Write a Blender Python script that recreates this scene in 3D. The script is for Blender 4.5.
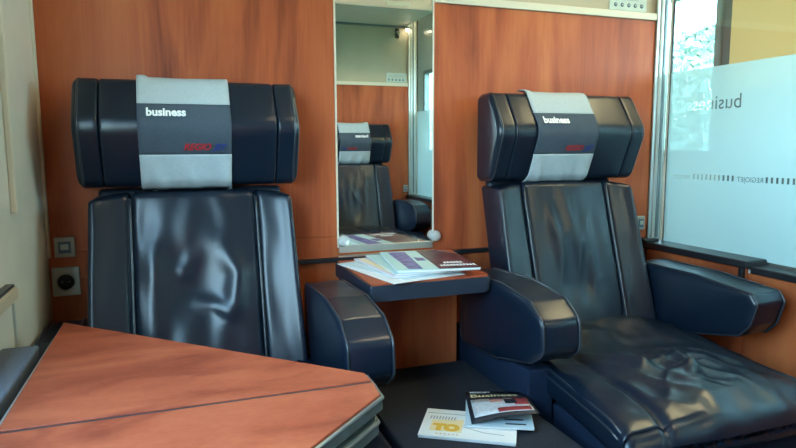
import bpy, bmesh, math, random
from mathutils import Vector, Matrix, noise

random.seed(7)
for o in list(bpy.data.objects):
    bpy.data.objects.remove(o)
scene = bpy.context.scene
COL = scene.collection
R = math.radians

# ------------------------------------------------------------------ camera
CAM = Vector((0.0, -1.70, 0.95))
yaw, pitch, roll = R(19.88), R(7.015), R(0.24)
fw = Vector((math.sin(yaw) * math.cos(pitch), math.cos(yaw) * math.cos(pitch), -math.sin(pitch)))
rt = Vector((math.cos(yaw), -math.sin(yaw), 0))
dn = fw.cross(rt)
r2 = rt * math.cos(roll) + dn * math.sin(roll)
d2 = -rt * math.sin(roll) + dn * math.cos(roll)
cd = bpy.data.cameras.new('camera')
cam = bpy.data.objects.new('camera', cd)
COL.objects.link(cam)
cam.matrix_world = Matrix(((r2.x, -d2.x, -fw.x, CAM.x), (r2.y, -d2.y, -fw.y, CAM.y), (r2.z, -d2.z, -fw.z, CAM.z), (0, 0, 0, 1)))
cd.sensor_width = 36.0
cd.sensor_fit = 'HORIZONTAL'
cd.lens = 36.0 * 616.7 / 796.0
cd.clip_start = 0.02
scene.camera = cam

# ------------------------------------------------------------------ world and light
world = bpy.data.worlds.new('World')
scene.world = world
world.use_nodes = True
wn = world.node_tree.nodes
wl = world.node_tree.links
wn.clear()
wo = wn.new('ShaderNodeOutputWorld')
bg = wn.new('ShaderNodeBackground')
bg.inputs['Strength'].default_value = 12.0
geo = wn.new('ShaderNodeTexCoord')
sep = wn.new('ShaderNodeSeparateXYZ')
rmp = wn.new('ShaderNodeValToRGB')
rmp.color_ramp.elements[0].position = 0.0
rmp.color_ramp.elements[0].color = (0.66, 0.86, 1.0, 1)
rmp.color_ramp.elements[1].position = 0.7
rmp.color_ramp.elements[1].color = (0.36, 0.64, 1.0, 1)
wl.new(geo.outputs['Generated'], sep.inputs[0])
wl.new(sep.outputs['Z'], rmp.inputs[0])
wl.new(rmp.outputs[0], bg.inputs['Color'])
wl.new(bg.outputs[0], wo.inputs[0])

scene.view_settings.view_transform = 'Standard'
scene.view_settings.look = 'None'
scene.view_settings.gamma = 1.0
scene.view_settings.use_curve_mapping = False
scene.view_settings.exposure = 0.9


def portal(name, loc, rot, sx, sy):
    l = bpy.data.lights.new(name, 'AREA')
    l.shape = 'RECTANGLE'
    l.size = sx
    l.size_y = sy
    l.cycles.is_portal = True
    o = bpy.data.objects.new(name, l)
    COL.objects.link(o)
    o.location = loc
    o.rotation_euler = rot


# ------------------------------------------------------------------ helpers
def link(o, parent=None):
    COL.objects.link(o)
    if parent is not None:
        o.parent = parent
        o.matrix_parent_inverse = Matrix()
    return o


def tag(o, label=None, cat=None, group=None, kind=None):
    if label: o['label'] = label
    if cat: o['category'] = cat
    if group: o['group'] = group
    if kind: o['kind'] = kind
    return o


def empty(name, loc=(0, 0, 0), rz=0):
    o = bpy.data.objects.new(name, None)
    o.location = loc
    o.rotation_euler = (0, 0, rz)
    o.empty_display_size = 0.05
    return link(o)


def meshobj(name, verts, faces, mat, parent=None, smooth=False, mats=None, fm=None):
    m = bpy.data.meshes.new(name)
    m.from_pydata([tuple(v) for v in verts], [], faces)
    for mm in (mats or [mat]):
        m.materials.append(mm)
    if fm:
        for p, i in zip(m.polygons, fm):
            p.material_index = i
    if smooth:
        for p in m.polygons:
            p.use_smooth = True
    m.update()
    return link(bpy.data.objects.new(name, m), parent)


def bmobj(name, bm, mat, parent=None, smooth=False):
    bmesh.ops.recalc_face_normals(bm, faces=bm.faces)
    m = bpy.data.meshes.new(name)
    bm.to_mesh(m)
    bm.free()
    m.materials.append(mat)
    if smooth:
        for p in m.polygons:
            p.use_smooth = True
    return link(bpy.data.objects.new(name, m), parent)


def box(name, x0, x1, y0, y1, z0, z1, mat, parent=None, bev=0.0, seg=2):
    bm = bmesh.new()
    vs = [bm.verts.new((x, y, z)) for x in (x0, x1) for y in (y0, y1) for z in (z0, z1)]
    for f in ((0, 1, 3, 2), (4, 6, 7, 5), (0, 4, 5, 1), (2, 3, 7, 6), (0, 2, 6, 4), (1, 5, 7, 3)):
        bm.faces.new([vs[i] for i in f])
    if bev > 0:
        bmesh.ops.bevel(bm, geom=list(bm.edges), offset=bev, segments=seg, profile=0.6, affect='EDGES')
    return bmobj(name, bm, mat, parent, smooth=False)


def struct(o):
    o['kind'] = 'structure'
    return o


def prism(name, pts, axis, a, b, mat, parent=None, bev=0.0, seg=3, smooth=False):
    """extrude a 2D outline along an axis ('x': pts are (y,z); 'z': pts are (x,y))"""
    bm = bmesh.new()
    def mk(p, t):
        return (t, p[0], p[1]) if axis == 'x' else ((p[0], p[1], t) if axis == 'z' else (p[0], t, p[1]))
    A = [bm.verts.new(mk(p, a)) for p in pts]
    B = [bm.verts.new(mk(p, b)) for p in pts]
    fa = bm.faces.new(A)
    fb = bm.faces.new(list(reversed(B)))
    n = len(pts)
    for i in range(n):
        bm.faces.new((A[i], B[i], B[(i + 1) % n], A[(i + 1) % n]))
    if bev > 0:
        ed = list(set(list(fa.edges) + list(fb.edges)))
        bmesh.ops.bevel(bm, geom=ed, offset=bev, segments=seg, profile=0.5, affect='EDGES')
    return bmobj(name, bm, mat, parent, smooth)


def fillet(pts, rad, seg=5):
    out = []
    n = len(pts)
    for i in range(n):
        p = Vector(pts[i]); a = Vector(pts[i - 1]); b = Vector(pts[(i + 1) % n])
        r = rad[i] if isinstance(rad, (list, tuple)) else rad
        u = (a - p); v = (b - p)
        lu, lv = u.length, v.length
        u.normalize(); v.normalize()
        ang = u.angle(v)
        t = min(r / math.tan(ang / 2), lu * 0.49, lv * 0.49)
        p0 = p + u * t
        p1 = p + v * t
        for k in range(seg + 1):
            s = k / seg
            q = p0 * (1 - s) ** 2 + p * 2 * s * (1 - s) + p1 * s ** 2
            out.append((q.x, q.y))
    return out


def tube(name, pts, r, mat, parent=None, seg=6, closed=False):
    pts = [Vector(p) for p in pts]
    n = len(pts)
    vs, fs = [], []
    prev = None
    for i, p in enumerate(pts):
        if closed:
            t = (pts[(i + 1) % n] - pts[i - 1])
        else:
            t = pts[min(i + 1, n - 1)] - pts[max(i - 1, 0)]
        t.normalize()
        ref = prev if prev is not None else (Vector((0, 0, 1)) if abs(t.z) < 0.9 else Vector((1, 0, 0)))
        u = ref - t * ref.dot(t)
        u.normalize()
        prev = u
        w = t.cross(u)
        for k in range(seg):
            a = 2 * math.pi * k / seg
            vs.append(p + (u * math.cos(a) + w * math.sin(a)) * r)
    m = n if closed else n - 1
    for i in range(m):
        for k in range(seg):
            a = i * seg + k; b = i * seg + (k + 1) % seg
            c = ((i + 1) % n) * seg + (k + 1) % seg; d = ((i + 1) % n) * seg + k
            fs.append((a, b, c, d))
    if not closed:
        fs.append(tuple(range(seg - 1, -1, -1)))
        fs.append(tuple(range((n - 1) * seg, n * seg)))
    return meshobj(name, vs, fs, mat, parent, smooth=True)


def lathe(name, prof, loc, axis, mat, parent=None, seg=20):
    """prof: (r, t) pairs; axis 'y-' means t runs toward -y"""
    vs, fs = [], []
    for r, t in prof:
        for k in range(seg):
            a = 2 * math.pi * k / seg
            if axis == 'y':
                vs.append((loc[0] + r * math.cos(a), loc[1] - t, loc[2] + r * math.sin(a)))
            elif axis == 'x':
                vs.append((loc[0] + t, loc[1] + r * math.cos(a), loc[2] + r * math.sin(a)))
            else:
                vs.append((loc[0] + r * math.cos(a), loc[1] + r * math.sin(a), loc[2] + t))
    n = len(prof)
    for i in range(n - 1):
        for k in range(seg):
            fs.append((i * seg + k, i * seg + (k + 1) % seg, (i + 1) * seg + (k + 1) % seg, (i + 1) * seg + k))
    fs.append(tuple(range(seg)))
    fs.append(tuple(range((n - 1) * seg, n * seg)))
    bm = bmesh.new()
    bv = [bm.verts.new(v) for v in vs]
    for f in fs:
        bm.faces.new([bv[i] for i in f])
    return bmobj(name, bm, mat, parent, smooth=True)


def axis_samples(h, r, n, k=4):
    s = []
    for i in range(k):
        s.append(-h + r * (1 - math.cos(math.pi / 2 * i / k)) if False else -h + r * i / k)
    for i in range(n + 1):
        s.append(-(h - r) + 2 * (h - r) * i / n)
    for i in range(1, k + 1):
        s.append((h - r) + r * i / k)
    return s


def rounded_pad(name, h, r, n, fn, mat, parent=None, k=4):
    """closed rounded box with half extents h and edge radius r, finely gridded; fn maps a point to its final place"""
    S = [axis_samples(h[i], r, n[i], k) for i in range(3)]
    idx = {}
    vs, fs = [], []
    def vid(i, j, l):
        key = (i, j, l)
        if key not in idx:
            q = Vector((S[0][i], S[1][j], S[2][l]))
            inner = Vector([max(-(h[t] - r), min(h[t] - r, q[t])) for t in range(3)])
            d = q - inner
            if d.length > 1e-9:
                m = max(abs(d.x), abs(d.y), abs(d.z))
                d = d.normalized() * m if m > 1e-9 else d
                q = inner + d
            idx[key] = len(vs)
            vs.append(fn(q))
        return idx[key]
    L = [len(s) for s in S]
    for ax in range(3):
        a, b = [(1, 2), (2, 0), (0, 1)][ax]
        for side in (0, L[ax] - 1):
            for i in range(L[a] - 1):
                for j in range(L[b] - 1):
                    quad = []
                    for (di, dj) in ((0, 0), (1, 0), (1, 1), (0, 1)):
                        key = [0, 0, 0]
                        key[ax] = side; key[a] = i + di; key[b] = j + dj
                        quad.append(vid(*key))
                    if side == 0: quad.reverse()
                    fs.append(tuple(quad))
    return meshobj(name, vs, fs, mat, parent, smooth=True)


def gauss(x, w): return math.exp(-(x / w) ** 2)


def seg_dist(p, a, b):
    p = Vector(p); a = Vector(a); b = Vector(b)
    t = max(0, min(1, (p - a).dot(b - a) / max(1e-9, (b - a).length_squared)))
    return (p - a - (b - a) * t).length, t


def ridge(p, pts, w):
    best = 1e9; bt = 0
    n = len(pts) - 1
    for i in range(n):
        d, t = seg_dist(p, pts[i], pts[i + 1])
        if d < best:
            best = d; bt = (i + t) / n
    return math.exp(-(best / w) ** 2) * (math.sin(math.pi * (0.08 + 0.84 * bt)))


def text_mesh(body, size, offset=0.0, shear=0.0, spacing=1.0, align='LEFT'):
    c = bpy.data.curves.new('tmp', 'FONT')
    c.body = body; c.size = size; c.offset = offset; c.shear = shear
    c.space_character = spacing; c.align_x = align
    c.resolution_u = 3
    o = bpy.data.objects.new('tmp', c)
    COL.objects.link(o)
    dg = bpy.context.evaluated_depsgraph_get()
    me = o.evaluated_get(dg).to_mesh()
    vs = [v.co.copy() for v in me.vertices]
    fs = [tuple(p.vertices) for p in me.polygons]
    o.evaluated_get(dg).to_mesh_clear()
    bpy.data.objects.remove(o)
    bpy.data.curves.remove(c)
    return vs, fs


# ------------------------------------------------------------------ materials
def mat_new(name):
    m = bpy.data.materials.new(name)
    m.use_nodes = True
    nt = m.node_tree
    b = nt.nodes['Principled BSDF']
    return m, nt, b


def plain(name, col, rough=0.5, metal=0.0, spec=0.5, noise_amt=0.0, noise_scale=40, bump=0.0, bump_scale=200, emit=None, estr=0):
    m, nt, b = mat_new(name)
    b.inputs['Base Color'].default_value = (*col, 1)
    b.inputs['Roughness'].default_value = rough
    b.inputs['Metallic'].default_value = metal
    b.inputs['Specular IOR Level'].default_value = spec
    if noise_amt > 0 or bump > 0:
        tc = nt.nodes.new('ShaderNodeTexCoord')
    if noise_amt > 0:
        nz = nt.nodes.new('ShaderNodeTexNoise')
        nz.inputs['Scale'].default_value = noise_scale
        nz.inputs['Detail'].default_value = 4
        nt.links.new(tc.outputs['Object'], nz.inputs['Vector'])
        rp = nt.nodes.new('ShaderNodeValToRGB')
        rp.color_ramp.elements[0].position = 0.3
        rp.color_ramp.elements[1].position = 0.7
        rp.color_ramp.elements[0].color = tuple(max(0, c * (1 - noise_amt)) for c in col) + (1,)
        rp.color_ramp.elements[1].color = tuple(c * (1 + noise_amt) for c in col) + (1,)
        nt.links.new(nz.outputs['Fac'], rp.inputs[0])
        nt.links.new(rp.outputs[0], b.inputs['Base Color'])
    if bump > 0:
        n2 = nt.nodes.new('ShaderNodeTexNoise')
        n2.inputs['Scale'].default_value = bump_scale
        n2.inputs['Detail'].default_value = 3
        nt.links.new(tc.outputs['Object'], n2.inputs['Vector'])
        bp = nt.nodes.new('ShaderNodeBump')
        bp.inputs['Strength'].default_value = bump
        bp.inputs['Distance'].default_value = 0.002
        nt.links.new(n2.outputs['Fac'], bp.inputs['Height'])
        nt.links.new(bp.outputs[0], b.inputs['Normal'])
    if emit:
        b.inputs['Emission Color'].default_value = (*emit, 1)
        b.inputs['Emission Strength'].default_value = estr
    return m


def wood(name, c_dark, c_mid, c_light, rough, stretch=(3.0, 3.0, 0.5), rot=0.0):
    m, nt, b = mat_new(name)
    tc = nt.nodes.new('ShaderNodeTexCoord')
    mp = nt.nodes.new('ShaderNodeMapping')
    mp.inputs['Scale'].default_value = stretch
    mp.inputs['Rotation'].default_value = (0, 0, rot)
    nt.links.new(tc.outputs['Object'], mp.inputs['Vector'])
    n1 = nt.nodes.new('ShaderNodeTexNoise')
    n1.inputs['Scale'].default_value = 2.6
    n1.inputs['Detail'].default_value = 7
    n1.inputs['Roughness'].default_value = 0.55
    n1.inputs['Distortion'].default_value = 0.9
    nt.links.new(mp.outputs[0], n1.inputs['Vector'])
    mp2 = nt.nodes.new('ShaderNodeMapping')
    mp2.inputs['Scale'].default_value = tuple(s * t for s, t in zip(stretch, (26, 26, 5)))
    mp2.inputs['Rotation'].default_value = (0, 0, rot)
    nt.links.new(tc.outputs['Object'], mp2.inputs['Vector'])
    n2 = nt.nodes.new('ShaderNodeTexNoise')
    n2.inputs['Scale'].default_value = 2.0
    n2.inputs['Detail'].default_value = 4
    nt.links.new(mp2.outputs[0], n2.inputs['Vector'])
    mx = nt.nodes.new('ShaderNodeMath')
    mx.operation = 'MULTIPLY_ADD'
    mx.inputs[1].default_value = 0.16
    nt.links.new(n2.outputs['Fac'], mx.inputs[0])
    mul = nt.nodes.new('ShaderNodeMath')
    mul.operation = 'MULTIPLY'
    mul.inputs[1].default_value = 0.88
    nt.links.new(n1.outputs['Fac'], mul.inputs[0])
    nt.links.new(mul.outputs[0], mx.inputs[2])
    rp = nt.nodes.new('ShaderNodeValToRGB')
    e = rp.color_ramp.elements
    e[0].position = 0.33; e[0].color = (*c_dark, 1)
    e[1].position = 0.72; e[1].color = (*c_light, 1)
    em = e.new(0.5); em.color = (*c_mid, 1)
    nt.links.new(mx.outputs[0], rp.inputs[0])
    nt.links.new(rp.outputs[0], b.inputs['Base Color'])
    b.inputs['Roughness'].default_value = rough
    b.inputs['Specular IOR Level'].default_value = 0.22
    return m


def leather(name, col, rough):
    m, nt, b = mat_new(name)
    b.inputs['Roughness'].default_value = rough
    b.inputs['Base Color'].default_value = (*col, 1)
    b.inputs['Specular IOR Level'].default_value = 0.55
    return m


M = {}
M['wood'] = wood('cherry_veneer', (0.21, 0.044, 0.020), (0.42, 0.098, 0.036), (0.56, 0.165, 0.058), 0.42)
M['wood_y'] = wood('cherry_veneer_side', (0.27, 0.06, 0.025), (0.40, 0.10, 0.036), (0.50, 0.145, 0.05), 0.38)
M['wood_table'] = wood('table_veneer', (0.22, 0.038, 0.017), (0.35, 0.072, 0.031), (0.46, 0.115, 0.050), 0.48, stretch=(1.6, 4.0, 4.0), rot=R(40))
M['leather'] = leather('black_leather', (0.005, 0.012, 0.025), 0.31)
M['piping'] = plain('leather_piping', (0.02, 0.028, 0.04), 0.35, spec=0.8)
M['cream'] = plain('cream_laminate', (0.66, 0.62, 0.52), 0.55, noise_amt=0.04, noise_scale=8, bump=0.12, bump_scale=260)
M['cream_wall'] = plain('cream_wall_panel', (0.44, 0.40, 0.30), 0.6, noise_amt=0.05, noise_scale=6, bump=0.2, bump_scale=300)
M['trimwhite'] = plain('ivory_trim', (0.66, 0.62, 0.50), 0.4)
M['alu'] = plain('brushed_aluminium', (0.62, 0.64, 0.62), 0.30, metal=0.9)
M['steel'] = plain('grey_metal_edge', (0.16, 0.20, 0.21), 0.35, metal=0.4)
M['edge'] = plain('metal_edge_band', (0.20, 0.27, 0.29), 0.33, metal=0.55, noise_amt=0.25, noise_scale=30)
M['edge_hi'] = plain('metal_edge_bead', (0.62, 0.66, 0.64), 0.28, metal=0.8)
M['black'] = plain('black_rubber', (0.012, 0.014, 0.018), 0.38, spec=0.6)
M['navy'] = plain('speckled_navy_plastic', (0.016, 0.026, 0.045), 0.45, noise_amt=0.6, noise_scale=600, bump=0.5, bump_scale=500)
M['carpet'] = plain('charcoal_carpet', (0.030, 0.035, 0.047), 0.95, spec=0.2, noise_amt=0.5, noise_scale=420, bump=1.0, bump_scale=700)
M['ledge'] = plain('slate_fabric', (0.14, 0.155, 0.19), 0.9, spec=0.2, noise_amt=0.35, noise_scale=500, bump=0.6, bump_scale=600)
M['seatpanel'] = plain('navy_plush', (0.010, 0.022, 0.05), 0.9, spec=0.2, noise_amt=0.3, noise_scale=400, bump=0.7, bump_scale=600)
M['cov_light'] = plain('light_grey_cloth', (0.43, 0.50, 0.53), 0.9, spec=0.1, noise_amt=0.05, noise_scale=200, bump=0.4, bump_scale=500)
M['cov_dark'] = plain('dark_grey_cloth', (0.072, 0.094, 0.122), 0.9, spec=0.1, noise_amt=0.06, noise_scale=200, bump=0.4, bump_scale=500)
M['print_white'] = plain('white_print', (0.85, 0.87, 0.87), 0.7)
M['print_red'] = plain('red_print', (0.42, 0.02, 0.03), 0.7)
M['print_blue'] = plain('blue_print', (0.015, 0.035, 0.22), 0.7)
M['paper'] = plain('paper', (0.78, 0.80, 0.80), 0.55)
M['paper_blue'] = plain('pale_blue_paper', (0.52, 0.66, 0.74), 0.5)
M['paper_pink'] = plain('pale_lilac_paper', (0.68, 0.62, 0.70), 0.5)
M['paper_teal'] = plain('pale_teal_print', (0.45, 0.66, 0.66), 0.45)
M['maroon'] = plain('maroon_print', (0.085, 0.03, 0.04), 0.4, noise_amt=0.5, noise_scale=30)
M['purple'] = plain('purple_print', (0.13, 0.11, 0.33), 0.4, noise_amt=0.6, noise_scale=45)
M['yellow'] = plain('yellow_print', (0.72, 0.40, 0.04), 0.6)
M['yellow_pale'] = plain('pale_yellow_print', (0.80, 0.66, 0.38), 0.6)
M['ink'] = plain('black_print', (0.02, 0.022, 0.03), 0.5)
M['greyink'] = plain('grey_print', (0.35, 0.36, 0.38), 0.6)
M['skin'] = plain('printed_skin_tone', (0.50, 0.26, 0.20), 0.5)
M['shirt'] = plain('printed_pale_shirt', (0.62, 0.63, 0.66), 0.5, noise_amt=0.15, noise_scale=120)
M['redprint'] = plain('printed_red', (0.36, 0.05, 0.05), 0.5)
M['plate'] = plain('socket_plate', (0.42, 0.42, 0.38), 0.45)
M['plate_blue'] = plain('socket_blue', (0.10, 0.16, 0.24), 0.45)
M['dark'] = plain('dark_recess', (0.01, 0.01, 0.012), 0.6)
M['card'] = plain('pale_green_notice', (0.46, 0.56, 0.53), 0.5)
M['ochre'] = plain('ochre_wall', (0.86, 0.62, 0.30), 0.6)
M['dado'] = plain('slate_dado', (0.10, 0.12, 0.13), 0.6)
M['corr'] = plain('corridor_wall', (0.42, 0.46, 0.44), 0.6)
M['corrfloor'] = plain('corridor_floor', (0.20, 0.20, 0.20), 0.8)
M['lamp'] = plain('lamp_tube', (1, 0.86, 0.6), 0.5, emit=(1.0, 0.80, 0.54), estr=22.0)
M['lamp2'] = plain('added_corridor_glow', (1, 0.86, 0.6), 0.5, emit=(1.0, 0.75, 0.42), estr=24.0)  # glow for the added, unseen corridor lamps
M['grey'] = plain('light_grey_plastic', (0.45, 0.48, 0.46), 0.45)
M['green'] = plain('meadow', (0.09, 0.16, 0.05), 0.9, noise_amt=0.3, noise_scale=2)
M['leaf'] = plain('leaves', (0.40, 0.50, 0.42), 0.8, noise_amt=0.25, noise_scale=3)
M['bark'] = plain('bark', (0.10, 0.07, 0.05), 0.9)

mm, nt, b = mat_new('mirror_silver')
b.inputs['Base Color'].default_value = (0.86, 0.88, 0.86, 1)
b.inputs['Metallic'].default_value = 1.0
b.inputs['Roughness'].default_value = 0.015
M['mirror'] = mm

mm, nt, b = mat_new('clear_acrylic')
b.inputs['Base Color'].default_value = (0.9, 0.95, 0.95, 1)
b.inputs['Transmission Weight'].default_value = 0.65
b.inputs['Roughness'].default_value = 0.12
M['acrylic'] = mm

def shader_glass():
    m = bpy.data.materials.new('clear_pane')
    m.use_nodes = True
    nt = m.node_tree
    nt.nodes.clear()
    out = nt.nodes.new('ShaderNodeOutputMaterial')
    tr = nt.nodes.new('ShaderNodeBsdfTransparent')
    tr.inputs['Color'].default_value = (0.90, 0.96, 0.94, 1)
    gl = nt.nodes.new('ShaderNodeBsdfGlossy')
    gl.inputs['Roughness'].default_value = 0.02
    mx = nt.nodes.new('ShaderNodeMixShader')
    mx.inputs[0].default_value = 0.07
    nt.links.new(tr.outputs[0], mx.inputs[1])
    nt.links.new(gl.outputs[0], mx.inputs[2])
    nt.links.new(mx.outputs[0], out.inputs[0])
    return m
M['glass'] = shader_glass()

def shader_film():
    m = bpy.data.materials.new('frosted_film')
    m.use_nodes = True
    nt = m.node_tree
    nt.nodes.clear()
    out = nt.nodes.new('ShaderNodeOutputMaterial')
    tl = nt.nodes.new('ShaderNodeBsdfTranslucent')
    tl.inputs['Color'].default_value = (0.41, 0.53, 0.535, 1)
    df = nt.nodes.new('ShaderNodeBsdfDiffuse')
    df.inputs['Color'].default_value = (0.46, 0.62, 0.63, 1)
    tr = nt.nodes.new('ShaderNodeBsdfTransparent')
    tr.inputs['Color'].default_value = (0.85, 0.97, 0.97, 1)
    m1 = nt.nodes.new('ShaderNodeMixShader')
    m1.inputs[0].default_value = 0.25
    nt.links.new(tl.outputs[0], m1.inputs[1])
    nt.links.new(df.outputs[0], m1.inputs[2])
    m2 = nt.nodes.new('ShaderNodeMixShader')
    m2.inputs[0].default_value = 0.13
    nt.links.new(m1.outputs[0], m2.inputs[1])
    nt.links.new(tr.outputs[0], m2.inputs[2])
    nt.links.new(m2.outputs[0], out.inputs[0])
    return m
M['film'] = shader_film()

# ------------------------------------------------------------------ setting
XL, XR = -0.30, 1.53          # inner faces of window wall and of the corridor-side panelling
XG = 1.59                     # glass plane
YO = -2.32                    # opposite wall
ZC = 2.30
ZT = 1.367                    # top of the wood panelling
XC = 2.35                     # corridor outer wall

struct(box('floor', XL - 0.1, XC + 0.1, -6.2, 4.2, -0.08, 0.0, M['carpet']))
struct(box('ceiling', XL - 0.1, XC + 0.1, -6.2, 4.2, ZC, ZC + 0.06, M['cream']))

# back wall: backing with veneer panels, mirror bay between them
wb = struct(box('wall_back', XL - 0.06, XG, 0.012, 0.07, 0.0, ZC, M['cream_wall']))
box('wood_panel', XL + 0.006, 0.43, 0.0, 0.014, 0.700, ZT, M['wood'], wb, 0.001, 1)
box('wood_panel', 0.727, XR, 0.0, 0.014, 0.640, ZT, M['wood'], wb, 0.001, 1)
box('wood_panel', 0.43, 0.727, 0.002, 0.014, 0.640, 0.668, M['wood'], wb, 0.0005, 1)
box('wood_panel', -0.318, 0.43, -0.002, 0.014, 0.0, 0.628, M['wood'], wb, 0.001, 1)
box('wood_panel', 0.43, XR, -0.002, 0.014, 0.0, 0.628, M['wood'], wb, 0.001, 1)
box('wood_panel', -0.16, 0.43, 0.0, 0.014, 0.640, 0.6995, M['wood'], wb, 0.0005, 1)
box('wood_panel', -0.318, -0.16, -0.002, 0.014, 0.6285, 0.6995, M['wood'], wb, 0.0005, 1)
struct(box('trim_1', 0.727, XR, -0.006, 0.012, ZT, ZT + 0.022, M['trimwhite'], None, 0.002))
struct(box('trim_2', XL - 0.012, XL + 0.006, -0.012, 0.014, 0.685, 1.95, M['trimwhite'], None, 0.003))
struct(box('trim_12', XL + 0.006, 0.429, -0.006, 0.012, ZT, ZT + 0.022, M['trimwhite'], None, 0.002))
lr = struct(box('trim_3', -0.16, XR, -0.012, 0.012, 0.628, 0.640, M['black'], None, 0.002))
box('shelf_lip', 0.43, 0.727, -0.016, 0.0, 0.6405, 0.646, M['alu'], lr, 0.001, 1)

# opposite wall (seen in the mirror)
wf = struct(box('wall_front', XL - 0.06, XG, YO - 0.07, YO - 0.012, 0.0, ZC, M['cream_wall']))
box('wood_panel', XL, 0.43, YO - 0.014, YO, 0.0, ZT, M['wood'], wf, 0.001, 1)
box('wood_panel', 0.432, XR, YO - 0.014, YO, 0.0, ZT, M['wood'], wf, 0.001, 1)
struct(box('trim_4', XL, XR, YO - 0.012, YO + 0.006, ZT, ZT + 0.022, M['trimwhite'], None, 0.002))

# window wall at the left with one big window
WY0, WY1, WZ0, WZ1 = -1.95, -0.70, 0.74, 1.62
wl_ = struct(box('wall_left', XL - 0.06, XL, YO - 0.02, WY0, 0.0, ZC, M['cream']))
box('wall_panel', XL - 0.06, XL, WY1, 0.02, 0.0, ZC, M['cream'], wl_)
box('wall_panel', XL - 0.06, XL, WY0, WY1, 0.0, WZ0, M['cream'], wl_)
box('wall_panel', XL - 0.06, XL, WY0, WY1, WZ1, ZC, M['cream'], wl_)
w1 = struct(box('window_1', XL - 0.045, XL - 0.040, WY0, WY1, WZ0, WZ1, M['glass']))
for a in ((WY0, WY0 + 0.035, WZ0, WZ1), (WY1 - 0.035, WY1, WZ0, WZ1), (WY0 + 0.035, WY1 - 0.035, WZ0, WZ0 + 0.035), (WY0 + 0.035, WY1 - 0.035, WZ1 - 0.035, WZ1)):
    box('window_frame', XL - 0.058, XL - 0.02, a[0], a[1], a[2], a[3], M['trimwhite'], w1, 0.004)
box('blind_guide', XL, XL + 0.012, -0.335, -0.314, 0.828, 1.95, M['trimwhite'], w1, 0.003)
sl = struct(box('trim_5', XL, XL + 0.018, -1.95, -0.400, 0.672, 0.700, plain('beige_sill', (0.55, 0.47, 0.33), 0.5), None, 0.008, 3))
box('sill_top', XL, XL + 0.015, -1.94, -0.415, 0.700, 0.706, M['black'], sl, 0.002)
box('wall_seam', XL, XL + 0.004, -0.382, -0.376, 0.40, 0.672, M['grey'], sl)

# corridor wall: low wood panel, black sill rail, frosted glass, aluminium jambs
wr = struct(box('wall_right', XR + 0.008, XG + 0.03, YO, 0.0, 0.0, 0.60, M['corr']))
box('wood_panel', XR, XR + 0.010, -0.4045, -0.004, 0.02, 0.603, M['wood_y'], wr, 0.001, 1)
box('wood_panel', XR + 0.004, XR + 0.010, -1.25, -0.405, 0.02, 0.590, M['wood_y'], wr, 0.001, 1)
box('wood_panel', XR, XR + 0.010, YO + 0.004, -1.255, 0.02, 0.603, M['wood_y'], wr, 0.001, 1)
rail = struct(box('trim_6', XR - 0.022, XG + 0.012, -0.42, -0.004, 0.606, 0.628, M['black'], None, 0.005, 3))
box('rail_end', XR - 0.03, XR + 0.03, -0.030, 0.0, 0.6285, 0.637, M['black'], rail, 0.003)
box('bracket', XR - 0.012, XR + 0.006, -0.402, -0.386, 0.560, 0.606, M['black'], rail, 0.003)
struct(box('trim_7', XR - 0.006, XG + 0.012, -1.30, -0.421, 0.592, 0.612, M['black'], None, 0.004, 3))
struct(box('trim_8', XR - 0.022, XG + 0.012, YO + 0.004, -1.301, 0.606, 0.628, M['black'], None, 0.005, 3))

def jamb(n, y0, y1):
    j = struct(box('trim_%d' % n, XR, XG - 0.006, y0, y1, 0.63, ZC, M['alu'], None, 0.004))
    s = -1 if y0 > -1 else 1
    ye = y0 if s < 0 else y1
    box('jamb_bead', XR + 0.012, XR + 0.022, ye - 0.004, ye + 0.004, 0.64, 2.0, M['grey'], j, 0.001, 1)
    box('jamb_bead', XR + 0.030, XR + 0.040, ye - 0.004, ye + 0.004, 0.64, 2.0, M['steel'], j, 0.001, 1)
    box('glazing_strip', XG - 0.006, XG + 0.004, min(ye, ye + s * 0.006), max(ye, ye + s * 0.006), 0.63, 2.0, M['trimwhite'], j, 0.001, 1)
    box('rubber_seal', XG - 0.002, XG + 0.006, min(ye + s * 0.006, ye + s * 0.010), max(ye + s * 0.006, ye + s * 0.010), 0.63, 2.0, M['black'], j, 0.001, 1)
jamb(9, -0.008, 0.0)
jamb(10, YO, YO + 0.008)
struct(box('trim_11', XR + 0.02, XG + 0.02, YO, 0.0, 2.0, ZC, M['corr']))

GY0, GY1, GZ0, GZ1 = YO + 0.008, -0.008, 0.62, 2.0
ZF = 1.197
w2 = struct(box('window_2', XG + 0.003, XG + 0.009, GY0, GY1, GZ0, GZ1, M['glass']))

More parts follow.
